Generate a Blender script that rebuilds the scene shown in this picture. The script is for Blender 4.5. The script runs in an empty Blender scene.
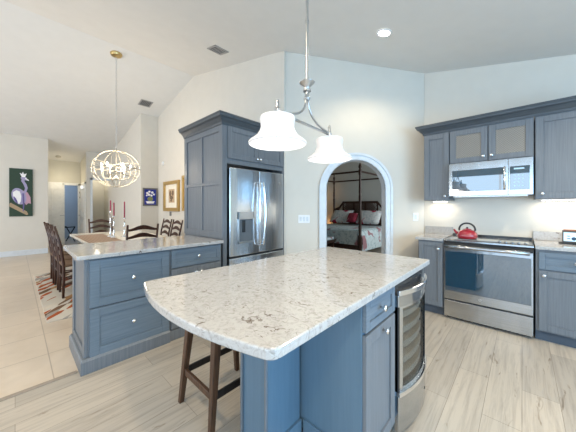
import bpy, bmesh, math, random
from mathutils import Vector, Matrix
random.seed(7)
PI = math.pi
D = bpy.data
SC = bpy.context.scene
COL = SC.collection

# ------------------------------------------------------------------ camera, world, light, exposure
cd = D.cameras.new('camera'); cam = D.objects.new('camera', cd); COL.objects.link(cam)
cam.location = (0, 0, 1.30); cam.rotation_euler = (PI/2, 0, math.radians(42.8))
cd.sensor_width = 36; cd.lens = 36*252.7/576; cd.shift_y = -9.5/576; cd.clip_start = .05
SC.camera = cam
SC.view_settings.view_transform = 'Standard'; SC.view_settings.look = 'None'
SC.view_settings.exposure = 0.22; SC.view_settings.gamma = 1.0
try: SC.view_settings.use_curve_mapping = False
except Exception: pass
w = D.worlds.new('world'); SC.world = w; w.use_nodes = True
bg = w.node_tree.nodes['Background']; bg.inputs[0].default_value = (.36, .66, 1.0, 1); bg.inputs[1].default_value = 2.0

def area(name, loc, rot, sx, sy, power, color, spread=180):
    l = D.lights.new(name, 'AREA'); l.shape = 'RECTANGLE'; l.size = sx; l.size_y = sy
    l.energy = power; l.color = color; l.spread = math.radians(spread)
    o = D.objects.new(name, l); COL.objects.link(o); o.location = loc; o.rotation_euler = rot
    return o
def spot(name, loc, power, color, ang=150, r=.07):
    l = D.lights.new(name, 'SPOT'); l.energy = power; l.color = color
    l.spot_size = math.radians(ang); l.spot_blend = .6; l.shadow_soft_size = r
    o = D.objects.new(name, l); COL.objects.link(o); o.location = loc; return o
def point(name, loc, power, color, r=.05):
    l = D.lights.new(name, 'POINT'); l.energy = power; l.color = color; l.shadow_soft_size = r
    o = D.objects.new(name, l); COL.objects.link(o); o.location = loc; return o
COOL = (.60, .82, 1.0); WARM = (1.0, .82, .60); NEUT = (1.0, .93, .84)
# daylight through the glass doors behind the camera (south) and the windows on the east
area('daylight_south', (0.2, -4.35, 1.4), (PI/2, 0, 0), 4.6, 2.05, 62, (.84, .93, 1.0))
area('daylight_dining', (-6.6, -4.35, 1.35), (PI/2, 0, 0), 4.6, 2.2, 150, (1, .90, .80))
area('daylight_east', (3.05, 0.6, 1.3), (PI/2, 0, PI/2), 4.0, 1.7, 130, (.36, .68, 1.0))
area('bedroom_fill', (-.4, 6.4, 1.6), (PI/2, 0, PI/2), 1.6, 1.6, 55, (.9, .97, 1.0))  # added fill to brighten the bedroom; no window is built here

# ------------------------------------------------------------------ materials
def nt(name):
    m = D.materials.new(name); m.use_nodes = True
    n = m.node_tree; return m, n, n.nodes['Principled BSDF']
def setp(b, base=None, rough=None, metal=None, spec=None, coat=None, trans=None, em=None, es=None, alpha=None, ior=None):
    I = b.inputs
    if base is not None: I['Base Color'].default_value = (*base, 1)
    if rough is not None: I['Roughness'].default_value = rough
    if metal is not None: I['Metallic'].default_value = metal
    if spec is not None: I['Specular IOR Level'].default_value = spec
    if coat is not None: I['Coat Weight'].default_value = coat; I['Coat Roughness'].default_value = .08
    if trans is not None: I['Transmission Weight'].default_value = trans
    if em is not None: I['Emission Color'].default_value = (*em, 1)
    if es is not None: I['Emission Strength'].default_value = es
    if ior is not None: I['IOR'].default_value = ior
def N(n, t, **k):
    x = n.nodes.new(t)
    for a, v in k.items():
        if hasattr(x, a): setattr(x, a, v)
        else: x.inputs[a.replace('_', ' ')].default_value = v
    return x
def L(n, a, b): n.links.new(a, b)
def coords(n, scale=(1, 1, 1), rot=(0, 0, 0), loc=(0, 0, 0), world=False):
    if world: s = N(n, 'ShaderNodeNewGeometry').outputs['Position']
    else: s = N(n, 'ShaderNodeTexCoord').outputs['Object']
    mp = N(n, 'ShaderNodeMapping'); mp.inputs['Scale'].default_value = scale
    mp.inputs['Rotation'].default_value = rot; mp.inputs['Location'].default_value = loc
    L(n, s, mp.inputs[0]); return mp.outputs[0]
def ramp(n, src, stops):
    r = N(n, 'ShaderNodeValToRGB'); e = r.color_ramp.elements
    while len(e) < len(stops): e.new(.5)
    for x, (p, c) in zip(e, stops): x.position = p; x.color = (*c, 1)
    L(n, src, r.inputs[0]); return r.outputs[0]
def bump(n, b, src, strength, dist=.01):
    u = N(n, 'ShaderNodeBump'); u.inputs['Strength'].default_value = strength; u.inputs['Distance'].default_value = dist
    L(n, src, u.inputs['Height']); L(n, u.outputs[0], b.inputs['Normal'])
def noise(n, co, scale, detail=3, rough=.5, dist=0):
    x = N(n, 'ShaderNodeTexNoise'); x.inputs['Scale'].default_value = scale; x.inputs['Detail'].default_value = detail
    x.inputs['Roughness'].default_value = rough; x.inputs['Distortion'].default_value = dist
    L(n, co, x.inputs['Vector']); return x.outputs[0]
def mix(n, f, a, b, mode='MIX'):
    x = N(n, 'ShaderNodeMix'); x.data_type = 'RGBA'; x.blend_type = mode
    for s, v in ((x.inputs[0], f), (x.inputs[6], a), (x.inputs[7], b)):
        if hasattr(v, 'is_output') or isinstance(v, bpy.types.NodeSocket): L(n, v, s)
        elif isinstance(v, (int, float)): s.default_value = v
        else: s.default_value = (*v, 1)
    return x.outputs[2]
def plain(name, base, rough=.5, **k):
    """a material with a faint procedural mottling"""
    m, n, b = nt(name); setp(b, base, rough, **k)
    v = noise(n, coords(n), 14, 3)
    c0 = tuple(x*.94 for x in base); c1 = tuple(min(1, x*1.05) for x in base)
    L(n, ramp(n, v, [(.3, c0), (.7, c1)]), b.inputs['Base Color']); return m
def wood(name, dark, light, scale=(26, 26, 1.6), rough=.42, spec=.4):
    m, n, b = nt(name); setp(b, rough=rough, spec=spec)
    co = coords(n, scale)
    v = noise(n, co, 2.2, 6, .62, .4)
    L(n, ramp(n, v, [(.28, dark), (.72, light)]), b.inputs['Base Color']); bump(n, b, v, .12, .002); return m
def paintwall(name, base):
    m, n, b = nt(name); setp(b, base, .82, spec=.2)
    v = noise(n, coords(n), 5, 2); L(n, ramp(n, v, [(.3, tuple(x*.97 for x in base)), (.7, base)]), b.inputs['Base Color'])
    bump(n, b, noise(n, coords(n), 160, 2), .06, .002); return m

M = {}
M['wall'] = paintwall('warm white wall paint', (.66, .625, .56))
M['wall2'] = paintwall('hall cream paint', (.66, .63, .54))
M['bedwall'] = paintwall('bedroom grey paint', (.50, .52, .50))
M['blueroom'] = paintwall('blue room paint', (.36, .41, .48))
M['ceil'] = paintwall('ceiling paint', (.70, .69, .665))
M['trim'] = plain('white trim paint', (.64, .68, .72), .35)
M['door'] = plain('white door paint', (.84, .83, .79), .4)
M['cab'] = wood('blue grey stained cabinet', (.110, .128, .150), (.165, .184, .208), (34, 34, 1.1), .38)
M['cabh'] = wood('blue grey stained cabinet, level grain', (.100, .138, .180), (.145, .188, .235), (1.1, 1.1, 34), .38)
M['cabdaylit'] = wood('blue cabinet paint', (.085, .150, .215), (.10, .170, .24), (20, 20, 1.3), .35)  # bluer copy of the cabinet colour; cool window light put into it
M['kick'] = plain('dark toe kick', (.06, .08, .11), .6)
M['crown'] = wood('dark crown stain', (.045, .055, .065), (.085, .10, .115), (3, 30, 30), .35)
def steel(name, base=(.50, .52, .54), rough=.20, sc=(90, 90, 1)):
    m, n, b = nt(name); setp(b, base, rough, 1.0)
    v = noise(n, coords(n, sc), 3, 3, .6)
    L(n, ramp(n, v, [(.3, tuple(x*.86 for x in base)), (.7, tuple(min(1, x*1.1) for x in base))]), b.inputs['Base Color'])
    wv = noise(n, coords(n, (4, 4, .8)), 1.6, 2); bump(n, b, wv, .12, .04); return m
M['steel'] = steel('brushed stainless steel', (.62, .65, .68))
M['steelh'] = steel('brushed stainless horizontal', sc=(1, 90, 90))
M['chrome'] = plain('chrome', (.85, .86, .88), .12, metal=1.0)
M['nickel'] = plain('brushed nickel', (.52, .53, .54), .28, metal=1.0)
M['gold'] = plain('brass', (.62, .45, .20), .3, metal=1.0)
M['champagne'] = plain('pale champagne metal', (.45, .41, .33), .35, metal=.7)
M['gilt'] = plain('gilt frame', (.52, .34, .12), .35, metal=.6)
M['black'] = plain('black enamel', (.015, .018, .022), .25)
M['ovenglass'] = plain('dark oven glass', (.006, .040, .075), .02, spec=.9, ior=1.95)
M['dark'] = plain('dark interior', (.02, .02, .022), .7)
M['ironwood'] = wood('dark mahogany', (.030, .012, .008), (.075, .030, .018), (30, 30, 3), .35)
M['bedwood'] = wood('dark bed wood', (.022, .010, .007), (.05, .022, .014), (20, 20, 3), .35)
M['stool'] = wood('stool walnut', (.022, .011, .007), (.12, .055, .026), (60, 60, 2.2), .4)
M['stooldark'] = wood('stool dark rail', (.012, .009, .008), (.03, .022, .018), (30, 30, 3), .4)
M['rush'] = plain('rush seat', (.13, .075, .04), .8)
M['white'] = plain('white plastic', (.80, .81, .82), .4)
M['ivory'] = plain('candle wax burgundy', (.36, .035, .07), .45)
M['red'] = plain('red enamel', (.30, .006, .02), .12, coat=1.0)
M['cloth'] = plain('cream table top', (.70, .66, .58), .25)
M['tablebase'] = wood('table mahogany', (.05, .02, .012), (.11, .05, .03))
M['matboard'] = plain('cream mat board', (.80, .74, .62), .8)
M['artgreen'] = plain('dark green canvas', (.022, .050, .030), .7)
M['lav'] = plain('lavender paint', (.34, .31, .48), .7)
M['lavd'] = plain('violet paint', (.13, .10, .28), .7)
M['pinkp'] = plain('pink paint', (.50, .30, .38), .7)
M['whitep'] = plain('white art paint', (.85, .84, .84), .7)
M['branch'] = plain('tan branch paint', (.40, .29, .18), .7)
M['artblue'] = plain('cobalt paint', (.012, .03, .30), .6)
M['artolive'] = plain('olive paint', (.22, .24, .10), .6)
M['sepia'] = plain('sepia ink', (.16, .10, .06), .8)
M['greyframe'] = plain('grey wood frame', (.16, .15, .14), .5)
M['lampshade'] = plain('lamp shade linen', (.8, .55, .3), .8, em=(1, .62, .3), es=1.5)

def emis(name, col, st, base=(.9, .9, .9)):
    m, n, b = nt(name); setp(b, base, .4, em=col, es=st); return m
M['glow'] = emis('lit bulb', (1, .86, .66), 12)
M['shadeglow'] = emis('lit opal glass', (1.0, .98, .96), 0.22, (.52, .52, .54))
M['down'] = emis('lit downlight lens', (1, .95, .88), 14)
M['screen'] = emis('lit small screen', (.55, .8, 1.0), .55, (.5, .7, .8))

# quartz
def quartz():
    m, n, b = nt('speckled quartz'); setp(b, rough=.10, spec=.6)
    co = coords(n, (1, 1, 1))
    f = noise(n, co, 34, 8, .72, 1.6)
    big = noise(n, co, 9, 3, .5)
    base = ramp(n, f, [(.30, (.245, .23, .215)), (.44, (.375, .37, .365)), (.56, (.445, .445, .445)), (.75, (.35, .345, .34))])
    st = coords(n, (1.0, 1.7, 1), rot=(0, 0, .6))
    fl = noise(n, st, 17, 4, .6, 1.5)
    mask = ramp(n, fl, [(.595, (0, 0, 0)), (.635, (1, 1, 1)), (.66, (1, 1, 1)), (.70, (.1, .1, .1))])
    bm_ = ramp(n, big, [(.42, (0, 0, 0)), (.60, (1, 1, 1))])
    mk = mix(n, 1.0, mask, bm_, 'MULTIPLY')
    L(n, mix(n, mk, base, (.13, .10, .08)), b.inputs['Base Color'])
    return m
M['quartz'] = quartz()

def planks():
    m, n, b = nt('greige plank floor'); setp(b, rough=.34, spec=.4)
    co = coords(n, rot=(0, 0, -PI/2), world=True)
    br = N(n, 'ShaderNodeTexBrick'); br.offset = .37; br.inputs['Scale'].default_value = 1
    br.inputs['Brick Width'].default_value = 1.22; br.inputs['Row Height'].default_value = .185
    br.inputs['Mortar Size'].default_value = .0016; br.inputs['Mortar Smooth'].default_value = .1
    br.inputs['Color1'].default_value = (.53, .465, .385, 1); br.inputs['Color2'].default_value = (.43, .38, .32, 1)
    br.inputs['Mortar'].default_value = (.29, .245, .20, 1)
    L(n, co, br.inputs['Vector'])
    g = noise(n, coords(n, (30, 1.6, 1), world=True), 1.2, 7, .65, .5)
    gr = ramp(n, g, [(.28, (.66, .65, .66)), (.55, (1, 1, 1)), (.8, (1.0, 1.0, 1.0))])
    k = noise(n, coords(n, (9, 1.5, 1), world=True), 2.2, 3, .6, 1.0)
    kr = ramp(n, k, [(.26, (.45, .38, .32)), (.36, (1, 1, 1))])
    c = mix(n, .9, br.outputs[0], gr, 'MULTIPLY'); c = mix(n, .8, c, kr, 'MULTIPLY')
    L(n, c, b.inputs['Base Color']); bump(n, b, g, .05, .002); return m
M['planks'] = planks()
def tiles():
    m, n, b = nt('beige floor tile'); setp(b, rough=.30, spec=.4)
    co = coords(n, loc=(.07, .30, 0), world=True)
    br = N(n, 'ShaderNodeTexBrick'); br.offset = 0; br.inputs['Scale'].default_value = 1
    br.inputs['Brick Width'].default_value = .5; br.inputs['Row Height'].default_value = .5
    br.inputs['Mortar Size'].default_value = .004; br.inputs['Mortar Smooth'].default_value = .2
    br.inputs['Color1'].default_value = (.66, .56, .45, 1); br.inputs['Color2'].default_value = (.61, .52, .42, 1)
    br.inputs['Mortar'].default_value = (.42, .35, .28, 1)
    L(n, co, br.inputs['Vector'])
    v = noise(n, coords(n, world=True), 3.2, 6, .6, .8)
    c = mix(n, .8, br.outputs[0], ramp(n, v, [(.3, (.84, .82, .80)), (.7, (1, 1, 1))]), 'MULTIPLY')
    L(n, c, b.inputs['Base Color']); return m
M['tiles'] = tiles()
def rugmat():
    m, n, b = nt('leaf patterned rug'); setp(b, rough=.95, spec=.1)
    co0 = coords(n, (1, 1, 1), rot=(0, 0, .55)); mp2 = N(n, 'ShaderNodeMapping'); mp2.inputs['Scale'].default_value = (2.6, 11, 1); L(n, co0, mp2.inputs[0]); co = mp2.outputs[0]
    vo = N(n, 'ShaderNodeTexVoronoi'); vo.inputs['Scale'].default_value = 1.3; L(n, co, vo.inputs['Vector'])
    sep = N(n, 'ShaderNodeSeparateColor'); L(n, vo.outputs['Color'], sep.inputs[0])
    r = N(n, 'ShaderNodeValToRGB'); r.color_ramp.interpolation = 'CONSTANT'; e = r.color_ramp.elements
    for p, c in [(.0, (.36, .09, .03)), (.2, (.60, .54, .45)), (.45, (.17, .10, .06)), (.6, (.58, .53, .46)), (.8, (.33, .31, .28)), (.9, (.40, .22, .10))]:
        x = e.new(p); x.color = (*c, 1)
    L(n, sep.outputs[0], r.inputs[0])
    ed = ramp(n, vo.outputs['Distance'], [(.62, (0, 0, 0)), (.70, (1, 1, 1))])
    L(n, mix(n, ed, r.outputs[0], (.60, .55, .47)), b.inputs['Base Color'])
    return m
M['rug'] = rugmat()
def bedding(name, c0, c1, c2):
    m, n, b = nt(name); setp(b, rough=.9, spec=.1)
    v = noise(n, coords(n, (1, 1, 1)), 7, 4, .6, 1.5)
    st = noise(n, coords(n, (1, 1, 1), loc=(3, 1, 2)), 3.2, 2, .5, .3)
    a = ramp(n, v, [(.38, c1), (.48, c0), (.60, c0), (.66, c1)])
    mk = ramp(n, st, [(.60, (0, 0, 0)), (.63, (1, 1, 1))])
    L(n, mix(n, mk, a, c2), b.inputs['Base Color']); return m
M['quilt'] = bedding('floral quilt', (.50, .58, .60), (.30, .40, .44), (.30, .17, .19))
M['sham'] = bedding('floral pillow sham', (.56, .58, .58), (.36, .42, .46), (.33, .03, .07))
M['shamred'] = bedding('red cushion', (.22, .03, .05), (.12, .02, .03), (.4, .3, .3))
def rattan(name):
    m, n, b = nt(name); setp(b, rough=.3, spec=.5)
    wv = N(n, 'ShaderNodeTexWave'); wv.inputs['Scale'].default_value = 26; wv.inputs['Distortion'].default_value = 1.2
    wv.bands_direction = 'DIAGONAL'; L(n, coords(n), wv.inputs['Vector'])
    w2 = N(n, 'ShaderNodeTexWave'); w2.inputs['Scale'].default_value = 26; w2.bands_direction = 'DIAGONAL'
    L(n, coords(n, (-1, 1, 1)), w2.inputs['Vector'])
    mx = mix(n, .5, wv.outputs[0], w2.outputs[0])
    L(n, ramp(n, mx, [(.2, (.16, .15, .135)), (.8, (.25, .235, .21))]), b.inputs['Base Color']); bump(n, b, mx, .3, .004); return m
M['textglass'] = rattan('patterned cabinet glass')
def runner():
    m, n, b = nt('woven brown runner'); setp(b, rough=.8)
    wv = N(n, 'ShaderNodeTexWave'); wv.inputs['Scale'].default_value = 8; wv.bands_direction = 'Y'; L(n, coords(n), wv.inputs['Vector'])
    L(n, ramp(n, wv.outputs[0], [(.2, (.19, .12, .08)), (.8, (.36, .26, .19))]), b.inputs['Base Color']); return m
M['runner'] = runner()
def clearglass():
    m = D.materials.new('wine cooler glass'); m.use_nodes = True; n = m.node_tree; n.nodes.clear()
    o = N(n, 'ShaderNodeOutputMaterial'); t = N(n, 'ShaderNodeBsdfTransparent'); t.inputs[0].default_value = (.75, .76, .76, 1)
    g = N(n, 'ShaderNodeBsdfGlossy'); g.inputs['Roughness'].default_value = .03
    s = N(n, 'ShaderNodeMixShader'); s.inputs[0].default_value = .13; L(n, t.outputs[0], s.inputs[1]); L(n, g.outputs[0], s.inputs[2]); L(n, s.outputs[0], o.inputs[0]); return m
M['glass'] = clearglass()

# ------------------------------------------------------------------ mesh helpers
def box(bm, x0, x1, y0, y1, z0, z1, mi=0):
    vs = [bm.verts.new(p) for p in ((x0,y0,z0),(x1,y0,z0),(x1,y1,z0),(x0,y1,z0),(x0,y0,z1),(x1,y0,z1),(x1,y1,z1),(x0,y1,z1))]
    for f in ((3,2,1,0),(4,5,6,7),(0,1,5,4),(1,2,6,5),(2,3,7,6),(3,0,4,7)):
        bm.faces.new([vs[i] for i in f]).material_index = mi
def frame_of(d):
    d = d.normalized(); a = Vector((0, 0, 1)) if abs(d.z) < .9 else Vector((1, 0, 0))
    u = d.cross(a).normalized(); v = d.cross(u).normalized(); return u, v
def cyl(bm, p0, p1, r0, r1=None, n=16, mi=0, cap=True):
    r1 = r0 if r1 is None else r1; p0 = Vector(p0); p1 = Vector(p1); u, v = frame_of(p1-p0)
    a = [bm.verts.new(p0+(u*math.cos(t)+v*math.sin(t))*r0) for t in [2*PI*i/n for i in range(n)]]
    b = [bm.verts.new(p1+(u*math.cos(t)+v*math.sin(t))*r1) for t in [2*PI*i/n for i in range(n)]]
    for i in range(n): bm.faces.new((a[i], b[i], b[(i+1) % n], a[(i+1) % n])).material_index = mi
    if cap:
        bm.faces.new(a).material_index = mi; bm.faces.new(b[::-1]).material_index = mi
def tube(bm, pts, r, n=8, mi=0, closed=False):
    pts = [Vector(p) for p in pts]; m = len(pts); rings = []
    rr = r if isinstance(r, (list, tuple)) else [r]*m
    u = None
    for i, p in enumerate(pts):
        if closed: d = pts[(i+1) % m]-pts[i-1]
        else: d = pts[min(i+1, m-1)]-pts[max(i-1, 0)]
        d = d.normalized()
        if u is None: u, v = frame_of(d)
        else:
            u = (u-d*u.dot(d)).normalized(); v = d.cross(u)
        rings.append([bm.verts.new(p+(u*math.cos(t)+v*math.sin(t))*rr[i]) for t in [2*PI*k/n for k in range(n)]])
    for i in range(m if closed else m-1):
        a, b = rings[i], rings[(i+1) % m]
        for k in range(n): bm.faces.new((a[k], b[k], b[(k+1) % n], a[(k+1) % n])).material_index = mi
    if not closed:
        bm.faces.new(rings[0]).material_index = mi; bm.faces.new(rings[-1][::-1]).material_index = mi
def lathe(bm, prof, c=(0, 0, 0), n=32, axis='z', mi=0, cap=True):
    rings = []
    for r, z in prof:
        ring = []
        for k in range(n):
            t = 2*PI*k/n; x, y = r*math.cos(t), r*math.sin(t)
            p = (x, y, z) if axis == 'z' else (x, z, y)
            ring.append(bm.verts.new((c[0]+p[0], c[1]+p[1], c[2]+p[2])))
        rings.append(ring)
    for a, b in zip(rings, rings[1:]):
        for k in range(n): bm.faces.new((a[k], a[(k+1) % n], b[(k+1) % n], b[k])).material_index = mi
    for ring, pr in ((rings[0], prof[0]), (rings[-1], prof[-1])):
        if cap and pr[0] > 1e-5:
            try: bm.faces.new(ring).material_index = mi
            except Exception: pass
def prism(bm, poly, a0, a1, plane='xy', mi=0):
    """extrude a 2D polygon between a0 and a1 along the remaining axis"""
    def P(p, a):
        return {'xy': (p[0], p[1], a), 'xz': (p[0], a, p[1]), 'yz': (a, p[0], p[1])}[plane]
    A = [bm.verts.new(P(p, a0)) for p in poly]; B = [bm.verts.new(P(p, a1)) for p in poly]
    m = len(poly)
    bm.faces.new(A[::-1]).material_index = mi; bm.faces.new(B).material_index = mi
    for i in range(m): bm.faces.new((A[i], A[(i+1) % m], B[(i+1) % m], B[i])).material_index = mi
def sweep(bm, path, prof, mi=0):
    """mitred sweep of prof [(out, z)] along a 2D path; out is to the right of travel"""
    pts = [Vector(p) for p in path]; rings = []
    for i, p in enumerate(pts):
        ds = []
        if i > 0: ds.append((pts[i]-pts[i-1]).normalized())
        if i < len(pts)-1: ds.append((pts[i+1]-pts[i]).normalized())
        ns = [Vector((d.y, -d.x)) for d in ds]
        nn = ns[0] if len(ns) == 1 else (ns[0]+ns[1])/(1+ns[0].dot(ns[1]))
        rings.append([bm.verts.new((p.x+nn.x*o, p.y+nn.y*o, z)) for o, z in prof])
    m = len(prof)
    for a, b in zip(rings, rings[1:]):
        for k in range(m): bm.faces.new((a[k], a[(k+1) % m], b[(k+1) % m], b[k])).material_index = mi
    bm.faces.new(rings[0]).material_index = mi; bm.faces.new(rings[-1][::-1]).material_index = mi
def obj(name, bm, mat, parent=None, bevel=0, smooth=False, subd=0, loc=None, rot=None, segs=2):
    bmesh.ops.recalc_face_normals(bm, faces=bm.faces)
    me = D.meshes.new(name); bm.to_mesh(me); bm.free()
    for m in (mat if isinstance(mat, (list, tuple)) else [mat]): me.materials.append(M[m] if isinstance(m, str) else m)
    o = D.objects.new(name, me); COL.objects.link(o)
    if parent: o.parent = parent
    if loc: o.location = loc
    if rot: o.rotation_euler = rot
    if bevel:
        b = o.modifiers.new('bevel', 'BEVEL'); b.width = bevel; b.segments = segs; b.limit_method = 'ANGLE'; b.angle_limit = .6
    if subd:
        s = o.modifiers.new('subd', 'SUBSURF'); s.levels = subd; s.render_levels = subd
    if smooth:
        for p in me.polygons: p.use_smooth = True
        if smooth == 'auto':
            try: me.set_sharp_from_angle(angle=.7)
            except Exception: pass
    return o
def NB(): return bmesh.new()
def tag(o, label, cat, group=None):
    o['label'] = label; o['category'] = cat
    if group: o['group'] = group
    return o
def thing(name, label, cat, loc=(0, 0, 0), rz=0, group=None):
    o = D.objects.new(name, None); COL.objects.link(o); o.location = loc; o.rotation_euler = (0, 0, rz)
    o.empty_display_size = .1
    return tag(o, label, cat, group)
def struct(name, bm, mat, **k):
    o = obj(name, bm, mat, **k); o['kind'] = 'structure'; return o
def dup(root, loc, rz, label):
    r = root.copy(); COL.objects.link(r); r.location = loc; r.rotation_euler = (0, 0, rz); r['label'] = label
    for ch in list(root.children):
        c = ch.copy(); COL.objects.link(c); c.parent = r
        for g in list(ch.children):
            d = g.copy(); COL.objects.link(d); d.parent = c
    return r
def bx(name, x0, x1, y0, y1, z0, z1, mat, parent=None, bevel=.002, **k):
    b = NB(); box(b, x0, x1, y0, y1, z0, z1); return obj(name, b, mat, parent, bevel=bevel, **k)

# ------------------------------------------------------------------ the shell
XR, YS = 3.15, -4.5            # east wall, south wall
XB = -9.75                     # the wall with the bird painting
YF = 2.62                      # wall behind the refrigerator
YR = 4.02                      # wall behind the range
YAW = math.radians(42.8); CU, SU = math.cos(YAW), math.sin(YAW)
def ceil_z(x): return 3.22-.215*(x+1.04) if x > -5.2 else 4.114+.205*(x+5.2)

b = NB(); box(b, -2.57, XR, YS, YR, -.1, 0); struct('floor_kitchen', b, 'planks')
b = NB(); box(b, -12.6, -2.57, YS, YF, -.1, 0); struct('floor_dining', b, 'tiles')
b = NB(); box(b, -2.57, -2.0, YF, YR, -.1, 0); bmesh.ops.delete(b, geom=[], context='VERTS'); b.free()
b = NB(); box(b, -7.3, 0.6, YR, 8.0, -.1, 0); box(b, -7.3, -2.57, YF, YR, -.1, 0); struct('floor_bedroom', b, 'planks')
b = NB(); box(b, -2.585, -2.545, YS, .33, 0, .006); struct('trim_1', b, plain('threshold strip', (.30, .25, .20), .4), bevel=.002)
# vaulted ceiling
b = NB()
xs = [XR+.1, -5.2, -12.6]
for i in range(2):
    q = [(xs[i], YS-.1), (xs[i+1], YS-.1), (xs[i+1], 8.1), (xs[i], 8.1)]
    lo = [b.verts.new((x, y, ceil_z(x))) for x, y in q]; hi = [b.verts.new((x, y, ceil_z(x)+.12)) for x, y in q]
    b.faces.new(lo); b.faces.new(hi[::-1])
    for k in range(4): b.faces.new((lo[k], hi[k], hi[(k+1) % 4], lo[(k+1) % 4]))
struct('ceiling', b, 'ceil')
HT = 4.35
b = NB(); box(b, -1.04, XR+.1, YR, YR+.12, 0, HT); struct('wall_range', b, 'wall')
b = NB(); box(b, -7.2, -2.50, YF, YF+.10, 0, HT); struct('wall_refrigerator', b, 'wall')
b = NB(); box(b, -7.3, -7.2, 2.20, YF+.1, 0, HT); struct('wall_dining_end', b, 'wall')
b = NB(); box(b, -10.6, -7.3, 2.20, 2.30, 0, HT); struct('wall_dining_side', b, 'wall')
b = NB(); box(b, XB-.12, XB, YS, .63, 0, HT); box(b, -11.4, XB-.12, .51, .63, 0, HT); struct('wall_west', b, 'wall')
# opening in the wall beside the hall
b = NB(); box(b, -10.4, -10.3, 1.56, 1.72, 0, HT); box(b, -10.4, -10.3, 1.72, 2.22, 2.17, HT); struct('wall_passage', b, 'wall')
b = NB(); box(b, -11.5, -10.4, 2.25, 2.35, 0, HT); box(b, -11.5, -11.4, 1.62, 2.35, 0, HT); struct('wall_passage_end', b, 'wall2')
b = NB(); box(b, -11.4, -10.4, 1.56, 1.62, 0, HT); struct('wall_hall_right', b, 'wall2')
# hall end wall with the doorway to the blue room
b = NB()
Y0, Y1, Y2, Y3 = .60, 1.14, 1.50, 1.62
box(b, -11.52, -11.4, Y0-.1, Y1, 0, HT); box(b, -11.52, -11.4, Y1, Y2, 2.05, HT); box(b, -11.52, -11.4, Y2, Y3, 0, HT)
struct('wall_hall_end', b, 'wall2')
b = NB(); box(b, -13.6, -13.5, -.5, 2.6, 0, 2.7); box(b, -13.5, -11.52, 2.5, 2.6, 0, 2.7); box(b, -13.5, -11.52, -.5, -.4, 0, 2.7)
box(b, -13.6, -11.52, -.5, 2.6, 2.6, 2.7)
struct('wall_blue_room', b, 'blueroom')
b = NB(); box(b, -13.5, -11.52, -.4, 2.5, -.1, .001); struct('floor_blue_room', b, 'tiles')
# hall doors
def panel_door(name, x0, x1, z1, loc, rz, handle_x):
    b = NB(); box(b, x0, x1, -.035, 0, 0, z1)
    wd = x1-x0
    for (a, c) in ((.12, .45), (.55, .88)):
        for (za, zb) in ((.1, .42), (.47, .93)):
            fx0, fx1 = x0+wd*a, x0+wd*c
            for q in ((fx0, fx1, z1*za, z1*za+.02), (fx0, fx1, z1*zb-.02, z1*zb), (fx0, fx0+.015, z1*za, z1*zb), (fx1-.015, fx1, z1*za, z1*zb)):
                box(b, q[0], q[1], -.045, -.035, q[2], q[3])
    o = struct(name, b, 'door', loc=loc, rot=(0, 0, rz), bevel=.003)
    b = NB(); cyl(b, (handle_x, -.035, 1.0), (handle_x, -.09, 1.0), .012); cyl(b, (handle_x, -.085, 1.0), (handle_x+.11, -.085, 1.0), .01)
    obj('door_handle', b, 'nickel', o); return o
panel_door('door_1', -.28, .22, 2.03, (-11.39, .88, 0), PI/2, .15)
b = NB()
for q in ((.56, .62, 2.09), (1.08, 1.14, 2.09), (1.49, 1.55, 2.09)): box(b, -11.4, -11.37, q[0], q[1], 0, q[2])
box(b, -11.4, -11.37, .56, 1.55, 2.03, 2.11); struct('trim_2', b, 'door', bevel=.003)
panel_door('door_2', -.35, .35, 2.03, (-10.78, 1.553, 0), 0, -.28)
b = NB(); box(b, -11.2, -11.13, 1.53, 1.56, 0, 2.1); box(b, -10.43, -10.36, 1.53, 1.56, 0, 2.1); box(b, -11.2, -10.36, 1.53, 1.56, 2.03, 2.1); struct('trim_3', b, 'door', bevel=.003)
b = NB(); box(b, -10.3, -10.27, 1.66, 1.72, 0, 2.23); box(b, -10.3, -10.27, 1.66, 2.19, 2.17, 2.24); struct('trim_4', b, 'trim', bevel=.003)
# south wall with two wide glazed openings, east wall with one
def holed(name, horizontal, a0, a1, holes, c0, c1, top):
    b = NB(); e = a0
    def bb(p, q, z0, z1):
        if horizontal: box(b, p, q, c0, c1, z0, z1)
        else: box(b, c0, c1, p, q, z0, z1)
    for (h0, h1, z0, z1) in holes:
        bb(e, h0, 0, top); bb(h0, h1, z1, top)
        if z0 > 0: bb(h0, h1, 0, z0)
        e = h1
    bb(e, a1, 0, top); return struct(name, b, 'wall')
holed('wall_south', True, -12.6, XR+.1, [(-9.2, -4.0, 0, 2.45), (-2.2, 2.6, .0, 2.45)], YS-.12, YS, HT)
holed('wall_east', False, YS, YR, [(-1.6, 2.8, .75, 2.15)], XR, XR+.12, HT)
b = NB()
for x in (-9.2, -7.5, -5.75, -4.05, -2.2, -.6, 1.0, 2.55): box(b, x, x+.06, YS-.09, YS-.03, 0, 2.45)
struct('window_1', b, 'trim')
b = NB()
for y in (-1.6, -.15, 1.3, 2.74): box(b, XR+.03, XR+.09, y, y+.06, .75, 2.15)
struct('window_2', b, 'trim')
# baseboards
b = NB(); box(b, XB, XB+.016, YS, .63, 0, .14); struct('baseboard_west', b, 'trim', bevel=.004)
b = NB(); box(b, -7.2, -3.5, YF-.016, YF, 0, .12); struct('baseboard_refrigerator_wall', b, 'trim', bevel=.004)
b = NB(); box(b, -10.3, -7.2, 2.184, 2.2, 0, .12); box(b, -7.2, -7.184, 2.2, YF-.016, 0, .12); struct('baseboard_dining', b, 'trim', bevel=.004)

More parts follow.
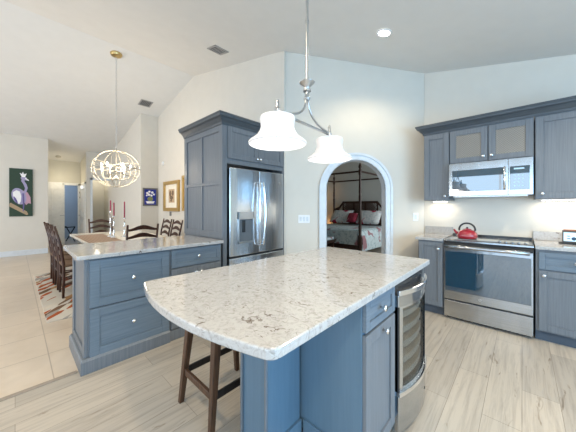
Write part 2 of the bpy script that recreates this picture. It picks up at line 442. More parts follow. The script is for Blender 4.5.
# diagonal wall with the arched opening: origin at its left end
DL = 2.02; DWO = (-2.52, 2.64, 0)
A0, A1, ASP = .600, 1.465, 1.545           # opening in wall coordinates, spring height
AC, AR = (A0+A1)/2, (A1-A0)/2
arc = [(AC-AR*math.cos(PI*i/28), ASP+AR*math.sin(PI*i/28)) for i in range(29)]
b = NB()
for y0, y1 in ((0, .12),):
    def quadstrip(y, flip):
        f = [(( -.0, y, 0), (A0, y, 0), (A0, y, HT), (-.0, y, HT)), ((A1, y, 0), (DL, y, 0), (DL, y, HT), (A1, y, HT))]
        for q in f: b.faces.new([b.verts.new(p) for p in q])
        for (xa, za), (xb, zb) in zip(arc, arc[1:]):
            b.faces.new([b.verts.new(p) for p in ((xa, y, za), (xb, y, zb), (xb, y, HT), (xa, y, HT))])
    quadstrip(y0, 0); quadstrip(y1, 1)
    prof = [(A0, 0)]+arc+[(A1, 0)]
    for (xa, za), (xb, zb) in zip(prof, prof[1:]):
        b.faces.new([b.verts.new(p) for p in ((xa, y0, za), (xa, y1, za), (xb, y1, zb), (xb, y0, zb))])
    for x in (0, DL): b.faces.new([b.verts.new(p) for p in ((x, y0, 0), (x, y1, 0), (x, y1, HT), (x, y0, HT))])
bmesh.ops.remove_doubles(b, verts=b.verts, dist=1e-4)
struct('wall_arch', b, 'wall', loc=DWO, rot=(0, 0, YAW))
def archband(b, r_in, r_out, y0, y1):
    pin = [(AC-r_in, 0)]+[(AC-r_in*math.cos(PI*i/28), ASP+r_in*math.sin(PI*i/28)) for i in range(29)]+[(AC+r_in, 0)]
    pout = [(AC-r_out, 0)]+[(AC-r_out*math.cos(PI*i/28), ASP+r_out*math.sin(PI*i/28)) for i in range(29)]+[(AC+r_out, 0)]
    for i in range(len(pin)-1):
        for q in (((pin[i], y0), (pin[i+1], y0), (pout[i+1], y0), (pout[i], y0)), ((pin[i], y0), (pin[i+1], y0), (pin[i+1], y1), (pin[i], y1)), ((pout[i], y0), (pout[i+1], y0), (pout[i+1], y1), (pout[i], y1))):
            b.faces.new([b.verts.new((p[0], y, p[1])) for p, y in q])
b = NB(); archband(b, AR-.012, AR+.095, -.022, 0); archband(b, AR+.062, AR+.095, -.034, -.022); archband(b, AR-.012, AR+.0, -.022, .13)
bmesh.ops.remove_doubles(b, verts=b.verts, dist=1e-5)
struct('trim_5', b, 'trim', loc=DWO, rot=(0, 0, YAW))
b = NB(); box(b, 0, A0-.1, -.016, 0, 0, .13); box(b, A1+.1, DL, -.016, 0, 0, .13); struct('baseboard_arch', b, 'trim', loc=DWO, rot=(0, 0, YAW))
def onwall(u, off=0):  # wall coordinates -> world
    return (DWO[0]+u*CU-off*-SU, DWO[1]+u*SU-off*CU)
# bedroom shell
b = NB(); box(b, -7.3, .7, 7.75, 7.87, 0, HT); struct('wall_bedroom_back', b, 'bedwall')
b = NB(); box(b, -7.4, -7.3, YF+.1, 7.87, 0, HT); struct('wall_bedroom_left', b, 'bedwall')
b = NB(); box(b, .6, .7, YR+.12, 7.75, 0, HT); struct('wall_bedroom_right', b, 'bedwall')

# ------------------------------------------------------------------ cabinet builders (front faces local -Y)
def knob(parent, x, y, z):
    b = NB(); lathe(b, [(.006, y), (.005, y-.012), (.013, y-.018), (.016, y-.024), (.014, y-.029), (.0, y-.031)][::-1], (x, 0, z), 16, 'y')
    return obj('knob', b, 'chrome', parent, smooth=True)
def shaker(name, x0, x1, z0, z1, y, parent, mat='cab', rail=.055, kn=None, glass=False):
    if name == 'drawer': mat = 'cabh'
    b = NB(); t = .020
    g = .0015; x0 += g; x1 -= g; z0 += g; z1 -= g
    box(b, x0, x0+rail, y-t, y, z0, z1); box(b, x1-rail, x1, y-t, y, z0, z1)
    box(b, x0+rail, x1-rail, y-t, y, z0, z0+rail); box(b, x0+rail, x1-rail, y-t, y, z1-rail, z1)
    if not glass: box(b, x0+rail, x1-rail, y-t+.009, y, z0+rail, z1-rail)
    else: box(b, x0+rail, x1-rail, y-.005, y, z0+rail, z1-rail)
    o = obj(name, b, mat, parent, bevel=.0022)
    if glass:
        b = NB(); box(b, x0+rail, x1-rail, y-.012, y-.006, z0+rail, z1-rail); obj('glass_pane', b, 'textglass', o)
    if kn: knob(o, kn[0], y-t, kn[1])
    return o

# ------------------------------------------------------------------ island
ISX, ISY0, ISY1 = -.53, 1.06, 1.97
# countertop: straight sides, gently bowed seating end
def round_poly(pts, r, seg=5):
    out = []; m = len(pts)
    for i in range(m):
        p = Vector(pts[i][:2]); a = Vector(pts[i-1][:2]); c = Vector(pts[(i+1) % m][:2]); rr = pts[i][2] if len(pts[i]) > 2 else 0
        if rr <= 0: out.append((p.x, p.y)); continue
        d1 = (a-p).normalized(); d2 = (c-p).normalized()
        s = p+d1*rr; e = p+d2*rr
        for k in range(seg+1):
            t = k/seg; q = s*(1-t)**2+p*2*t*(1-t)+e*t*t; out.append((q.x, q.y))
    return out
pts = [(-.480, 2.01, .02), (-1.345, 2.01, .02), (-1.402, .440, .025)]
for i in range(1, 12):
    t = i/12; x = -1.402+(.917)*t; pts.append((x, .440+.019*t-.075*4*t*(1-t)*1.0, 0))
pts += [(-.478, .459, .035)]
t_ = thing('island_countertop', 'white speckled quartz slab with a bowed seating end on the kitchen island', 'countertop', (-.92, 1.2, .888))
b = NB(); prism(b, [(x+.92, y-1.2) for x, y in round_poly(pts, .03)], 0, .034)
obj('slab', b, 'quartz', t_, bevel=.006, segs=3)
# pedestal support and cabinet run
t = thing('island_support', 'blue-grey panelled support under the overhanging end of the island', 'island support', (-.98, .94, 0))
IS_T = t
b = NB(); box(b, -.10, .10, -.13, .104, 0, .887); obj('body', b, 'cabdaylit', t, bevel=.003)
b = NB()
for x in (-.10, .086): box(b, x, x+.014, -.142, -.13, .0, .887)
obj('corner_trim', b, 'cab', t, bevel=.003)
b = NB(); box(b, .10, .114, -.13, .104, 0, .16); obj('base_moulding', b, 'cabdaylit', t, bevel=.003)
t = thing('island_cabinet', 'blue-grey island cabinet with one drawer over one door, beside the wine cooler', 'cabinet', (ISX, ISY0, 0), PI/2)
W = .385
b = NB(); box(b, 0, W, 0, .55, .10, .887); obj('body', b, 'cabdaylit', t, bevel=.002)
b = NB(); box(b, 0, W, .06, .55, 0, .10); obj('toe_kick', b, 'kick', t)
b = NB(); box(b, -.014, 0, .0, .33, 0, .16); obj('base_moulding', b, 'cabdaylit', t, bevel=.003)
shaker('drawer', .005, W-.03, .728, .873, 0, t, rail=.038, kn=(W*.42, .806))
shaker('door', .005, W-.03, .115, .718, 0, t, kn=(W*.44+.02, .685))
t = thing('island_back_panel', 'blue end panel closing the far end of the island next to the wine cooler', 'panel', (-.80, 1.99, 0))
b = NB(); box(b, -.28, .27, -.018, .0, 0, .887); obj('panel', b, 'cab', t, bevel=.002)

# wine cooler, bowed front
t = thing('wine_cooler', 'stainless steel wine cooler with a bowed glass door in the island end', 'wine cooler', (ISX, ISY0+W+.006, 0), PI/2)
CW = .515
def bow(x, sag): u = x/CW; return -sag*4*u*(1-u)
def bowpoly(x0, x1, back, sag, off, n=12):
    p = [(x0+(x1-x0)*i/n, off+bow(x0+(x1-x0)*i/n, sag)) for i in range(n+1)]
    return p+[(x1, back), (x0, back)]
SG = .045
b = NB(); box(b, 0, .02, 0, .54, .08, .885); box(b, CW-.02, CW, 0, .54, .08, .885); box(b, .02, CW-.02, .50, .54, .08, .885)
box(b, .02, CW-.02, 0, .50, .08, .10); box(b, .02, CW-.02, 0, .50, .865, .885); obj('cabinet_shell', b, 'dark', t)
for i in range(5):
    z = .305+i*.088
    b = NB(); box(b, .05, CW-.05, .02, .44, z, z+.008)
    sh = obj('shelf', b, 'nickel', t)
    b = NB(); prism(b, bowpoly(.05, CW-.05, .02, SG, .004), z-.006, z+.030); obj('shelf_front', b, plain('beech shelf front', (.46, .42, .35), .5), sh, bevel=.002)
b = NB()
prism(b, bowpoly(.0, .045, -.002, SG, -.020), .26, .735); prism(b, bowpoly(CW-.045, CW, -.002, SG, -.020), .26, .735)
prism(b, bowpoly(.04, CW-.04, -.002, SG, -.0195), .26, .275); prism(b, bowpoly(.04, CW-.04, -.002, SG, -.0195), .72, .735)
dr = obj('door', b, 'steel', t, bevel=.002)
b = NB(); prism(b, bowpoly(.045, CW-.045, -.008, SG, -.014)[:13]+[(x, y+.006) for x, y in bowpoly(.045, CW-.045, -.008, SG, -.014)[:13]][::-1], .26, .735); obj('glass_pane', b, 'glass', dr)
b = NB(); prism(b, bowpoly(.0, .012, -.002, SG, -.0235), .26, .735); obj('gasket', b, 'black', dr)
b = NB(); prism(b, bowpoly(CW-.05, CW-.035, -.002, SG, -.024), .26, .735)
obj('gasket', b, 'black', dr)
b = NB(); prism(b, bowpoly(0, CW, -.002, SG, -.026), .735, .80); obj('handle_panel', b, 'steelh', dr, bevel=.003)
b = NB(); pp = [(CW*i/16, bow(CW*i/16, SG+.008)-.032) for i in range(17)]
prism(b, pp+[(x, y+.012) for x, y in pp][::-1], .80, .828); obj('handle', b, 'chrome', dr, bevel=.003)
b = NB(); prism(b, bowpoly(0.0, CW, -.001, SG*.6, -.006), .80, .872); obj('handle_recess', b, 'black', dr)
b = NB(); prism(b, bowpoly(0, CW, -.002, SG, -.034), .235, .26); obj('door_lip', b, 'chrome', dr, bevel=.002)
b = NB(); prism(b, bowpoly(0, CW, 0, SG, -.026), .035, .235); obj('kick_plate', b, 'steelh', t, bevel=.003)
b = NB(); cyl(b, (CW*.70, -.055, .12), (CW*.70, -.066, .12), .008, n=12); obj('badge', b, 'black', t)
b = NB(); box(b, .0, CW, .05, .54, 0, .08); obj('base', b, 'kick', t)

# ------------------------------------------------------------------ counter stool under the overhang
t = thing('counter_stool', 'dark walnut counter stool tucked under the bowed end of the island', 'stool', (-1.475, .975, 0))
b = NB(); sp = []
for i in range(9):
    u = -1+2*i/8; sp.append((u*.205, .655+.018*u*u))
for i in range(8, -1, -1):
    u = -1+2*i/8; sp.append((u*.205, .615+.008*u*u))
prism(b, sp, -.20, .20, 'xz'); obj('seat', b, 'stool', t, bevel=.008)
for sx in (-1, 1):
    for sy in (-1, 1):
        b = NB(); x1, y1 = sx*.19, sy*.225; x0, y0 = sx*.155, sy*.165
        w0, w1 = .024, .015
        lo = [b.verts.new((x1+a*w1, y1+c*w1, 0)) for a, c in ((-1,-1),(1,-1),(1,1),(-1,1))]
        hi = [b.verts.new((x0+a*w0, y0+c*w0, .62)) for a, c in ((-1,-1),(1,-1),(1,1),(-1,1))]
        b.faces.new(lo[::-1]); b.faces.new(hi)
        for k in range(4): b.faces.new((lo[k], lo[(k+1) % 4], hi[(k+1) % 4], hi[k]))
        obj('leg', b, 'stool', t, bevel=.003)
for sy in (-1, 1):
    b = NB(); box(b, -.16, .16, sy*.205-.010, sy*.205+.010, .185, .225); obj('stretcher', b, 'stool', t, bevel=.003)
for sx in (-1, 1):
    b = NB(); box(b, sx*.178-.009, sx*.178+.009, -.19, .19, .185, .225); obj('stretcher', b, 'stooldark', t, bevel=.003)
b = NB(); box(b, -.15, .15, -.165, -.145, .56, .617); box(b, -.15, .15, .145, .165, .56, .617); box(b, -.155, -.135, -.15, .15, .56, .617); box(b, .135, .155, -.15, .15, .56, .617)
obj('seat_frame', b, 'stool', t)

# ------------------------------------------------------------------ peninsula
PX, PY0, PY1 = -2.50, .385, 1.595
t = thing('base_cabinet', 'blue-grey peninsula cabinet with two deep drawers and a panelled end', 'cabinet', (PX, PY0, 0), PI/2)
W1 = .625; DP = .58
b = NB(); box(b, 0, W1, 0, DP, .10, .887); obj('body', b, 'cab', t, bevel=.002)
shaker('drawer', .01, W1-.005, .50, .875, 0, t, rail=.065, kn=(W1/2, .69))
shaker('drawer', .01, W1-.005, .11, .49, 0, t, rail=.065, kn=(W1/2, .315))
b = NB(); sweep(b, [(W1, -.004), (-.018, -.004), (-.018, DP)], [(0, 0), (-.028, 0), (-.028, .098), (-.018, .115), (0, .118)])
obj('base_moulding', b, 'cab', t, bevel=.002)
b = NB(); y = -.022   # panelled end, facing local -x
box(b, y, 0, 0, .07, .10, .887); box(b, y, 0, DP-.07, DP, .10, .887); box(b, y, 0, .07, DP-.07, .10, .17); box(b, y, 0, .07, DP-.07, .81, .887); box(b, y+.012, 0, .07, DP-.07, .17, .81)
obj('end_panel', b, 'cab', t, bevel=.003)
b = NB(); box(b, 0, W1, 0, DP, 0, .10); obj('plinth', b, 'cab', t)
t = thing('base_cabinet', 'blue-grey peninsula cabinet with a shallow drawer over two doors beside the refrigerator', 'cabinet', (PX, PY0+W1, 0), PI/2)
W2 = .575
b = NB(); box(b, 0.001, W2, 0, DP, .10, .887); obj('body', b, 'cab', t, bevel=.002)
shaker('drawer', .015, W2-.02, .70, .875, 0, t, rail=.042, kn=(W2/2, .79))
shaker('door', .015, W2/2, .11, .69, 0, t, kn=(W2/2-.03, .63)); shaker('door', W2/2, W2-.02, .11, .69, 0, t, kn=(W2/2+.03, .63))
b = NB(); box(b, 0.001, W2, -.018, DP, 0, .10); obj('plinth', b, 'cab', t, bevel=.002)
t = thing('peninsula_countertop', 'pale quartz slab on the peninsula between dining table and refrigerator', 'countertop', (-2.84, .95, .888))
pp = round_poly([(-2.455, .315, .035), (-2.455, 1.592, 0), (-3.27, 1.592, 0), (-3.27, .315, .03)], .03)
b = NB(); prism(b, [(x+2.84, y-.95) for x, y in pp], 0, .034); obj('slab', b, 'quartz', t, bevel=.006, segs=3)

# ------------------------------------------------------------------ refrigerator enclosure
EY0 = 1.60; ED = .95; EW = 1.018
t = thing('refrigerator_cabinet', 'tall blue-grey cabinet surround with crown moulding enclosing the refrigerator', 'cabinet', (PX, EY0, 0), PI/2)
b = NB(); box(b, 0.012, .062, 0, ED, 0, 2.245)
obj('side_panel_core', b, 'cab', t, bevel=.002)
b = NB()   # framed face of the left side panel: two columns, mid rail
st = .075
yc = [0, st, ED/2-.02, ED/2+.02, ED-st, ED]
for a, c in ((0, 1), (2, 3), (4, 5)): box(b, 0, .012, yc[a], yc[c], .925, 2.245)
for z0, z1 in ((.925, 1.0), (1.555, 1.595), (2.17, 2.245)):
    for a, c in ((1, 2), (3, 4)): box(b, 0, .012, yc[a], yc[c], z0, z1)
obj('side_panel_frame', b, 'cab', t, bevel=.002)
b = NB(); box(b, EW-.04, EW-.002, 0.0, ED, 0, 2.245); obj('side_panel', b, 'cab', t, bevel=.002)
b = NB(); box(b, .062, EW-.04, .0, .60, 1.80, 2.245); obj('body', b, 'cab', t, bevel=.002)
shaker('door', .066, .518, 1.86, 2.235, 0, t, rail=.06, kn=(.492, 1.90)); shaker('door', .518, EW-.04, 1.86, 2.235, 0, t, rail=.06, kn=(.544, 1.90))
CROWN = [(0, 2.238), (.010, 2.238), (.016, 2.262), (.050, 2.300), (.074, 2.312), (.080, 2.332), (.086, 2.336), (.086, 2.352), (0, 2.352)]
b = NB(); sweep(b, [(0, ED+.0), (0, 0), (EW, 0)][::-1], [(-o, z) for o, z in CROWN]); obj('crown_moulding', b, 'crown', t)
# check winding: rebuild so that it projects outward

t = thing('refrigerator', 'stainless steel french-door refrigerator with a water dispenser', 'refrigerator', (PX+.03, EY0+.075, 0), PI/2)
FW = .90
b = NB(); box(b, .0, FW, .06, .80, .02, 1.74); obj('body', b, 'black', t)
def fdoor(name, x0, x1, z0, z1):
    n = 8; p = [(x0+(x1-x0)*i/n, -.012*4*(i/n)*(1-i/n)*.6-.0) for i in range(n+1)]+[(x1, .055), (x0, .055)]
    b = NB(); prism(b, p, z0, z1); return obj(name, b, 'steel', t, bevel=.006, segs=3)
d1 = fdoor('door', .004, FW/2-.003, .715, 1.755)
d2 = fdoor('door', FW/2+.003, FW-.004, .715, 1.755)
dw = fdoor('freezer_drawer', .004, FW-.004, .06, .69)
b = NB(); box(b, 0, FW, .012, .058, .69, .715); obj('gasket', b, 'black', t)
def bar(parent, pts, r, name='handle', mat='chrome'):
    b = NB(); tube(b, pts, r, 10); return obj(name, b, mat, parent, smooth=True)
for d, x in ((d1, FW/2-.035), (d2, FW/2+.035)):
    s = -1 if x < FW/2 else 1
    P = [(x-s*.008, -.01, 1.60), (x-s*.008, -.05, 1.60)]+[(x-s*.008+s*.02*math.sin(PI*i/12), -.05-.018*math.sin(PI*i/12), 1.60-.78*i/12) for i in range(1, 12)]+[(x-s*.008, -.05, .82), (x-s*.008, -.01, .82)]
    bar(d, P, .012)
b = NB(); x0, x1, z0, z1 = .115, .345, .86, 1.235
box(b, x0, x0+.012, -.022, .0, z0, z1); box(b, x1-.012, x1, -.022, .0, z0, z1); box(b, x0, x1, -.022, 0, z1-.09, z1); box(b, x0, x1, -.022, 0, z0, z0+.02)
dp = obj('dispenser', b, 'nickel', d1, bevel=.003)
b = NB(); box(b, x0+.012, x1-.012, -.010, -.006, z0+.02, z1-.09); obj('dispenser_recess', b, plain('dispenser grey', (.10, .12, .14), .4), dp)
b = NB(); box(b, x0+.055, x0+.10, -.020, -.010, z0+.13, z1-.10); obj('dispenser_paddle', b, 'black', dp, bevel=.002)
b = NB(); cyl(b, (FW*.90, -.004, 1.62), (FW*.90, -.012, 1.62), .012, n=14); obj('badge', b, 'nickel', d2)
bar(dw, [(.08, 0, .60), (.08, -.05, .60), (FW-.08, -.05, .60), (FW-.08, 0, .60)], .012)

# ------------------------------------------------------------------ range wall
BF = 3.44          # base cabinet fronts
RX0, RX1 = -.675, .085
t = thing('corner_base_cabinet', 'narrow blue-grey base cabinet between the arch wall and the range', 'cabinet', (-.955, BF, 0))
b = NB(); box(b, 0, .275, 0, .42, .10, .887); obj('body', b, 'cab', t, bevel=.002)
b = NB(); box(b, 0, .275, .05, .42, 0, .10); obj('toe_kick', b, 'kick', t)
shaker('door', .01, .268, .115, .875, 0, t, rail=.05, kn=(.225, .80))
t = thing('drawer_base_cabinet', 'blue-grey base cabinet with drawer and door, to one side of the range', 'cabinet', (RX1+.012, BF, 0))
WB = .78
b = NB(); box(b, 0, WB, 0, .575, .10, .887); obj('body', b, 'cab', t, bevel=.002)
b = NB(); box(b, 0, WB, .05, .575, 0, .10); obj('toe_kick', b, 'kick', t)
shaker('drawer', .02, .50, .70, .865, 0, t, rail=.045, kn=(.26, .785))
shaker('door', .02, .50, .115, .69, 0, t, rail=.06, kn=(.055, .645))
shaker('drawer', .505, .775, .70, .865, 0, t, rail=.045, kn=(.64, .785)); shaker('door', .505, .775, .115, .69, 0, t, rail=.06, kn=(.745, .645))
def counter(name, label, x0, x1, poly=None):
    t = thing(name, label, 'countertop', ((x0+x1)/2, BF+.28, .888)); ox, oy = (x0+x1)/2, BF+.28
    b = NB(); pl = poly or [(x0, BF-.03), (x1, BF-.03), (x1, YR-.002), (x0, YR-.002)]
    prism(b, [(x-ox, y-oy) for x, y in pl], 0, .034); obj('slab', b, 'quartz', t, bevel=.005)
    xs0 = max(x0, -1.02) if poly is None else poly[-1][0]
    b = NB(); box(b, xs0-ox, x1-ox, YR-.024-oy, YR-.002-oy, .0345, .135); obj('backsplash', b, 'quartz', t, bevel=.003)
    return t
counter('range_countertop', 'short quartz counter with upstand in the corner behind the red kettle', -.985, RX0-.008,
        [(-.985, BF-.03), (RX0-.008, BF-.03), (RX0-.008, YR-.002), (-1.02, YR-.002)])
counter('range_countertop', 'quartz counter with upstand carrying the small framed display', RX1+.008, RX1+.012+WB)

t = thing('range', 'stainless steel slide-in electric range with a dark glass oven door', 'range', (RX0, BF-.02, 0))
RW = RX1-RX0
b = NB(); box(b, 0, RW, .045, .56, .03, .895); obj('body', b, 'black', t)
b = NB(); box(b, 0, RW, .0, .57, .895, .915); ck = obj('cooktop_frame', b, 'steelh', t, bevel=.003)
b = NB(); box(b, .03, RW-.03, .09, .53, .9152, .921); obj('cooktop_glass', b, plain('ceramic cooktop', (.30, .32, .33), .08, spec=.9, coat=1), ck, bevel=.002)
for (x, y, r) in ((.20, .19, .095), (.56, .19, .075), (.20, .42, .075), (.56, .42, .095)):
    b = NB(); lathe(b, [(r-.004, .9212), (r-.004, .922), (r, .922), (r, .9212)], (x, y, 0), 40, cap=False); obj('burner_ring', b, plain('burner mark', (.12, .12, .13), .3), ck)
b = NB(); box(b, 0, RW, .545, .575, .915, .945); obj('back_guard', b, 'black', t, bevel=.004)
b = NB(); prism(b, [(.0, .855), (.045, .855), (.085, .917), (.03, .917)], 0, RW, 'yz'); cp = obj('control_panel', b, 'black', t, bevel=.003)
for x in (.50, .55, .60, .65, .70):
    b = NB(); cyl(b, (x, .052, .916), (x, .046, .932), .014, .012, 14); obj('knob', b, 'chrome', cp, bevel=.001)
b = NB(); box(b, .005, RW-.005, -.005, .042, .235, .845)
od = obj('oven_door', b, 'steelh', t, bevel=.004)
b = NB(); box(b, .018, RW-.018, -.012, -.0055, .330, .79); obj('oven_window', b, 'ovenglass', od, bevel=.002)
b = NB(); tube(b, [(.03, -.058, .845), (.25, -.062, .846), (RW/2, -.064, .846), (RW-.25, -.062, .846), (RW-.03, -.058, .845)], .020, 12)
for x in (.05, RW-.05): cyl(b, (x, -.058, .845), (x, .0, .83), .013, n=10)
obj('handle', b, 'steelh', od, smooth=True)
b = NB(); cyl(b, (RW/2-.04, -.003, .285), (RW/2-.04, -.010, .285), .014, n=18); obj('badge', b, 'nickel', od)
b = NB(); box(b, .005, RW-.005, -.005, .042, .03, .218); obj('storage_drawer', b, 'steelh', t, bevel=.004)
b = NB(); box(b, .01, RW-.01, .0, .043, .216, .236); obj('drawer_gap', b, 'black', t)
b = NB(); box(b, .02, RW-.02, .06, .5, 0, .03); obj('base', b, 'black', t)

# red kettle
t = thing('kettle', 'glossy red tea kettle with black handle on the front burner', 'kettle', (-.475, 3.62, .9232))
b = NB(); lathe(b, [(0, 0), (.088, 0), (.100, .012), (.104, .035), (.096, .068), (.072, .094), (.045, .106), (.0, .108)], n=32); bd = obj('body', b, 'red', t, smooth=True)
b = NB(); lathe(b, [(.045, .104), (.040, .112), (.012, .120), (.0, .121)], n=24); lid = obj('lid', b, 'red', t, smooth=True)
b = NB(); lathe(b, [(.0, .118), (.010, .120), (.012, .132), (.0, .138)], n=16); obj('knob', b, 'black', lid, smooth=True)
b = NB(); tube(b, [(-.085, 0, .05), (-.115, 0, .075), (-.132, 0, .102)], [.020, .014, .010], 12); obj('spout', b, 'red', t, smooth=True)
b = NB(); tube(b, [(.078*math.cos(a), 0, .105+.075*math.sin(a)) for a in [PI*(1.05-1.1*i/14) for i in range(15)]], .010, 10); obj('handle', b, 'black', t, smooth=True)

# small framed display on the counter at the edge of the picture
t = thing('countertop_display', 'small framed screen standing on the counter beside the range', 'display', (.30, 3.80, .9225), math.radians(-12))
b = NB(); box(b, 0, .20, 0, .012, .015, .135); obj('frame', b, plain('grey display frame', (.10, .09, .08), .4), t, bevel=.003)
b = NB(); box(b, .012, .188, -.003, .0, .028, .115); s = obj('screen', b, 'screen', t)
b = NB()
for (x, z) in ((.035, .075), (.035, .050)): box(b, x, x+.022, -.005, -.003, z, z+.008)
lathe(b, [(.0, -.006), (.017, -.006), (.017, -.003)], (.082, 0, .055), 18, 'y'); lathe(b, [(.0, -.006), (.017, -.006), (.017, -.003)], (.13, 0, .065), 18, 'y'); obj('screen_marks', b, plain('screen marks', (.02, .07, .14), .4), s)
b = NB(); box(b, -.02, .21, -.03, .05, 0, .015); obj('stand', b, 'black', t, bevel=.003)
b = NB(); box(b, .01, .15, .0, .01, .1355, .145); obj('top_strip', b, plain('rust top strip', (.40, .12, .06), .5), t)

# wall cabinets
UF = 3.69
def upper(label, x0, x1, z0, doors, glass=False):
    t = thing('wall_cabinet', label, 'cabinet', (x0, UF, z0)); w_ = x1-x0; h = 2.245-z0
    b = NB(); box(b, 0.001, w_-.001, 0, YR-UF-.002, 0, h); obj('body', b, 'cab', t, bevel=.002)
    n = len(doors)
    for i, kx in enumerate(doors):
        a, c = w_*i/n+.004, w_*(i+1)/n-.004
        shaker('door', a, c, .004, h-.02, 0, t, rail=.06, kn=(kx, .055 if not glass else .06), glass=glass)
    return t
upper('narrow blue-grey wall cabinet at the arch end of the range wall', -.955, RX0+.012, 1.378, [.245])
upper('wall cabinet with two patterned glass doors above the microwave', RX0+.012, RX1+.008, 1.822, [.335, .41], True)
upper('wide blue-grey wall cabinet above the small framed screen', RX1+.012, RX1+.62, 1.378, [.055])
t = thing('crown_moulding', 'dark crown moulding running along the top of the range wall cabinets', 'moulding', (-.955, UF, 0))
b = NB(); LW = RX1+.62+.955
sweep(b, [(0, YR-UF-.003), (0, 0), (LW, 0)], [(-o if False else o, z) for o, z in CROWN]); obj('moulding', b, 'crown', t)
# microwave
t = thing('microwave', 'stainless over-the-range microwave with a dark window above the range', 'microwave', (RX0+.016, 3.615, 1.425))
MW = .744
b = NB(); box(b, 0, MW, .03, .40, 0.005, .39); obj('body', b, 'black', t)
b = NB(); box(b, 0, MW*.735, 0, .03, .0, .39); dr = obj('door', b, 'steelh', t, bevel=.003)
b = NB(); box(b, .035, MW*.69, -.004, .0, .055, .305); obj('window', b, 'ovenglass', dr, bevel=.002)
b = NB(); tube(b, [(MW*.70, -.008, .30), (MW*.70, -.042, .29), (MW*.70, -.042, .075), (MW*.70, -.008, .065)], .011, 10); obj('handle', b, 'chrome', dr, smooth=True)
b = NB(); cyl(b, (MW*.40, 0, .35), (MW*.40, -.005, .35), .010, n=14); obj('badge', b, 'nickel', dr)
b = NB(); box(b, MW*.735+.003, MW, 0, .03, .0, .39); cpn = obj('control_panel', b, 'steelh', t, bevel=.003)
b = NB(); box(b, MW*.755, MW-.025, -.004, 0, .055, .305); kp = obj('keypad', b, 'ovenglass', cpn, bevel=.002)
b = NB(); box(b, MW*.80, MW*.91, -.0055, -.004, .270, .285)
for i in range(3):
    for j in range(4): box(b, MW*.80+i*.032, MW*.80+i*.032+.012, -.0055, -.004, .09+j*.038, .10+j*.038)
obj('key_marks', b, plain('key marks', (.4, .6, .75), .5), kp)
b = NB(); box(b, .04, MW-.04, .05, .38, -.012, .005); obj('vent_plate', b, 'nickel', t)

# under-cabinet lights
for x0, x1, nm in ((-.90, -.72, 'narrow'), (.15, .62, 'wide')):
    t = thing('under_cabinet_light', 'slim light bar beneath the %s wall cabinet' % nm, 'light', ((x0+x1)/2, 3.90, 1.366))
    b = NB(); box(b, -(x1-x0)/2, (x1-x0)/2, -.02, .02, 0, .010); obj('housing', b, 'white', t)
    b = NB(); box(b, -(x1-x0)/2+.01, (x1-x0)/2-.01, -.015, .015, -.003, 0); obj('lens', b, 'down', t)
    area('under_cabinet_glow', ((x0+x1)/2, 3.90, 1.358), (0, 0, 0), x1-x0, .03, 1.0 if nm == 'narrow' else 2.2, (1, .84, .62))

# ------------------------------------------------------------------ wall fittings
def plate(name, label, cat, loc, rz, w_, h, toggles):
    t = thing(name, label, cat, loc, rz)
    b = NB(); box(b, -w_/2, w_/2, -.007, -.0005, -h/2, h/2); p = obj('plate', b, 'white', t, bevel=.002)
    for x in toggles:
        b = NB(); box(b, x-.016, x+.016, -.011, -.007, -.032, .032); obj('rocker', b, 'trim', p, bevel=.002)
x, y = onwall(.055+16/252.7*3.65); plate('light_switch', 'white triple switch plate between refrigerator and arch', 'light switch', (x, y, 1.12), YAW, .165, .115, (-.048, 0, .048))
x, y = onwall(.055+127.5/252.7*3.65); plate('light_switch', 'small white switch plate between arch and wall cabinets', 'light switch', (x, y, 1.15), YAW, .075, .115, (0,))
t = thing('wall_sensor', 'small round white sensor high on the dining wall beside the tall cabinet', 'sensor', (-6.85, YF, 2.42))
b = NB(); lathe(b, [(.0, -.03), (.04, -.028), (.055, -.015), (.055, -.001)], n=24, axis='y'); obj('cover', b, 'white', t, smooth=True)

# ------------------------------------------------------------------ island pendant
PXC, PYC = -.946, 1.19
t = thing('pendant_light', 'brushed nickel linear pendant with two white bell glass shades over the island', 'pendant light', (PXC, PYC, 1.6), math.radians(3.9))
zc_ = ceil_z(PXC)-1.6
b = NB(); lathe(b, [(.0, zc_-.035), (.055, zc_-.03), (.07, zc_-.006), (.07, zc_+.02)], n=28); obj('canopy', b, 'nickel', t, smooth=True)
b = NB(); cyl(b, (0, 0, .42), (0, 0, zc_-.03), .0085, n=12); cyl(b, (.0, 0, .80), (0, 0, .815), .012, n=12); obj('rod', b, 'nickel', t, smooth='auto')
b = NB(); lathe(b, [(.0, .335), (.014, .338), (.020, .35), (.012, .362), (.012, .385), (.024, .39), (.024, .40), (.012, .405), (.016, .418), (.043, .438), (.046, .444), (.012, .446), (.0, .446)], n=24); obj('hub', b, 'nickel', t, smooth='auto')
HS = .268
for s in (-1, 1):
    P = []
    for i in range(15):
        u = i/14; P.append((0, s*(.012+(HS-.012)*(1-math.cos(u*PI/2))**1.15), .345-.145*math.sin(u*PI/2)))
    b = NB(); tube(b, P, .0065, 8); obj('arm', b, 'nickel', t, smooth=True)
b = NB(); cyl(b, (0, -HS, .19), (0, HS, .19), .008, n=12); obj('crossbar', b, 'nickel', t, smooth='auto')
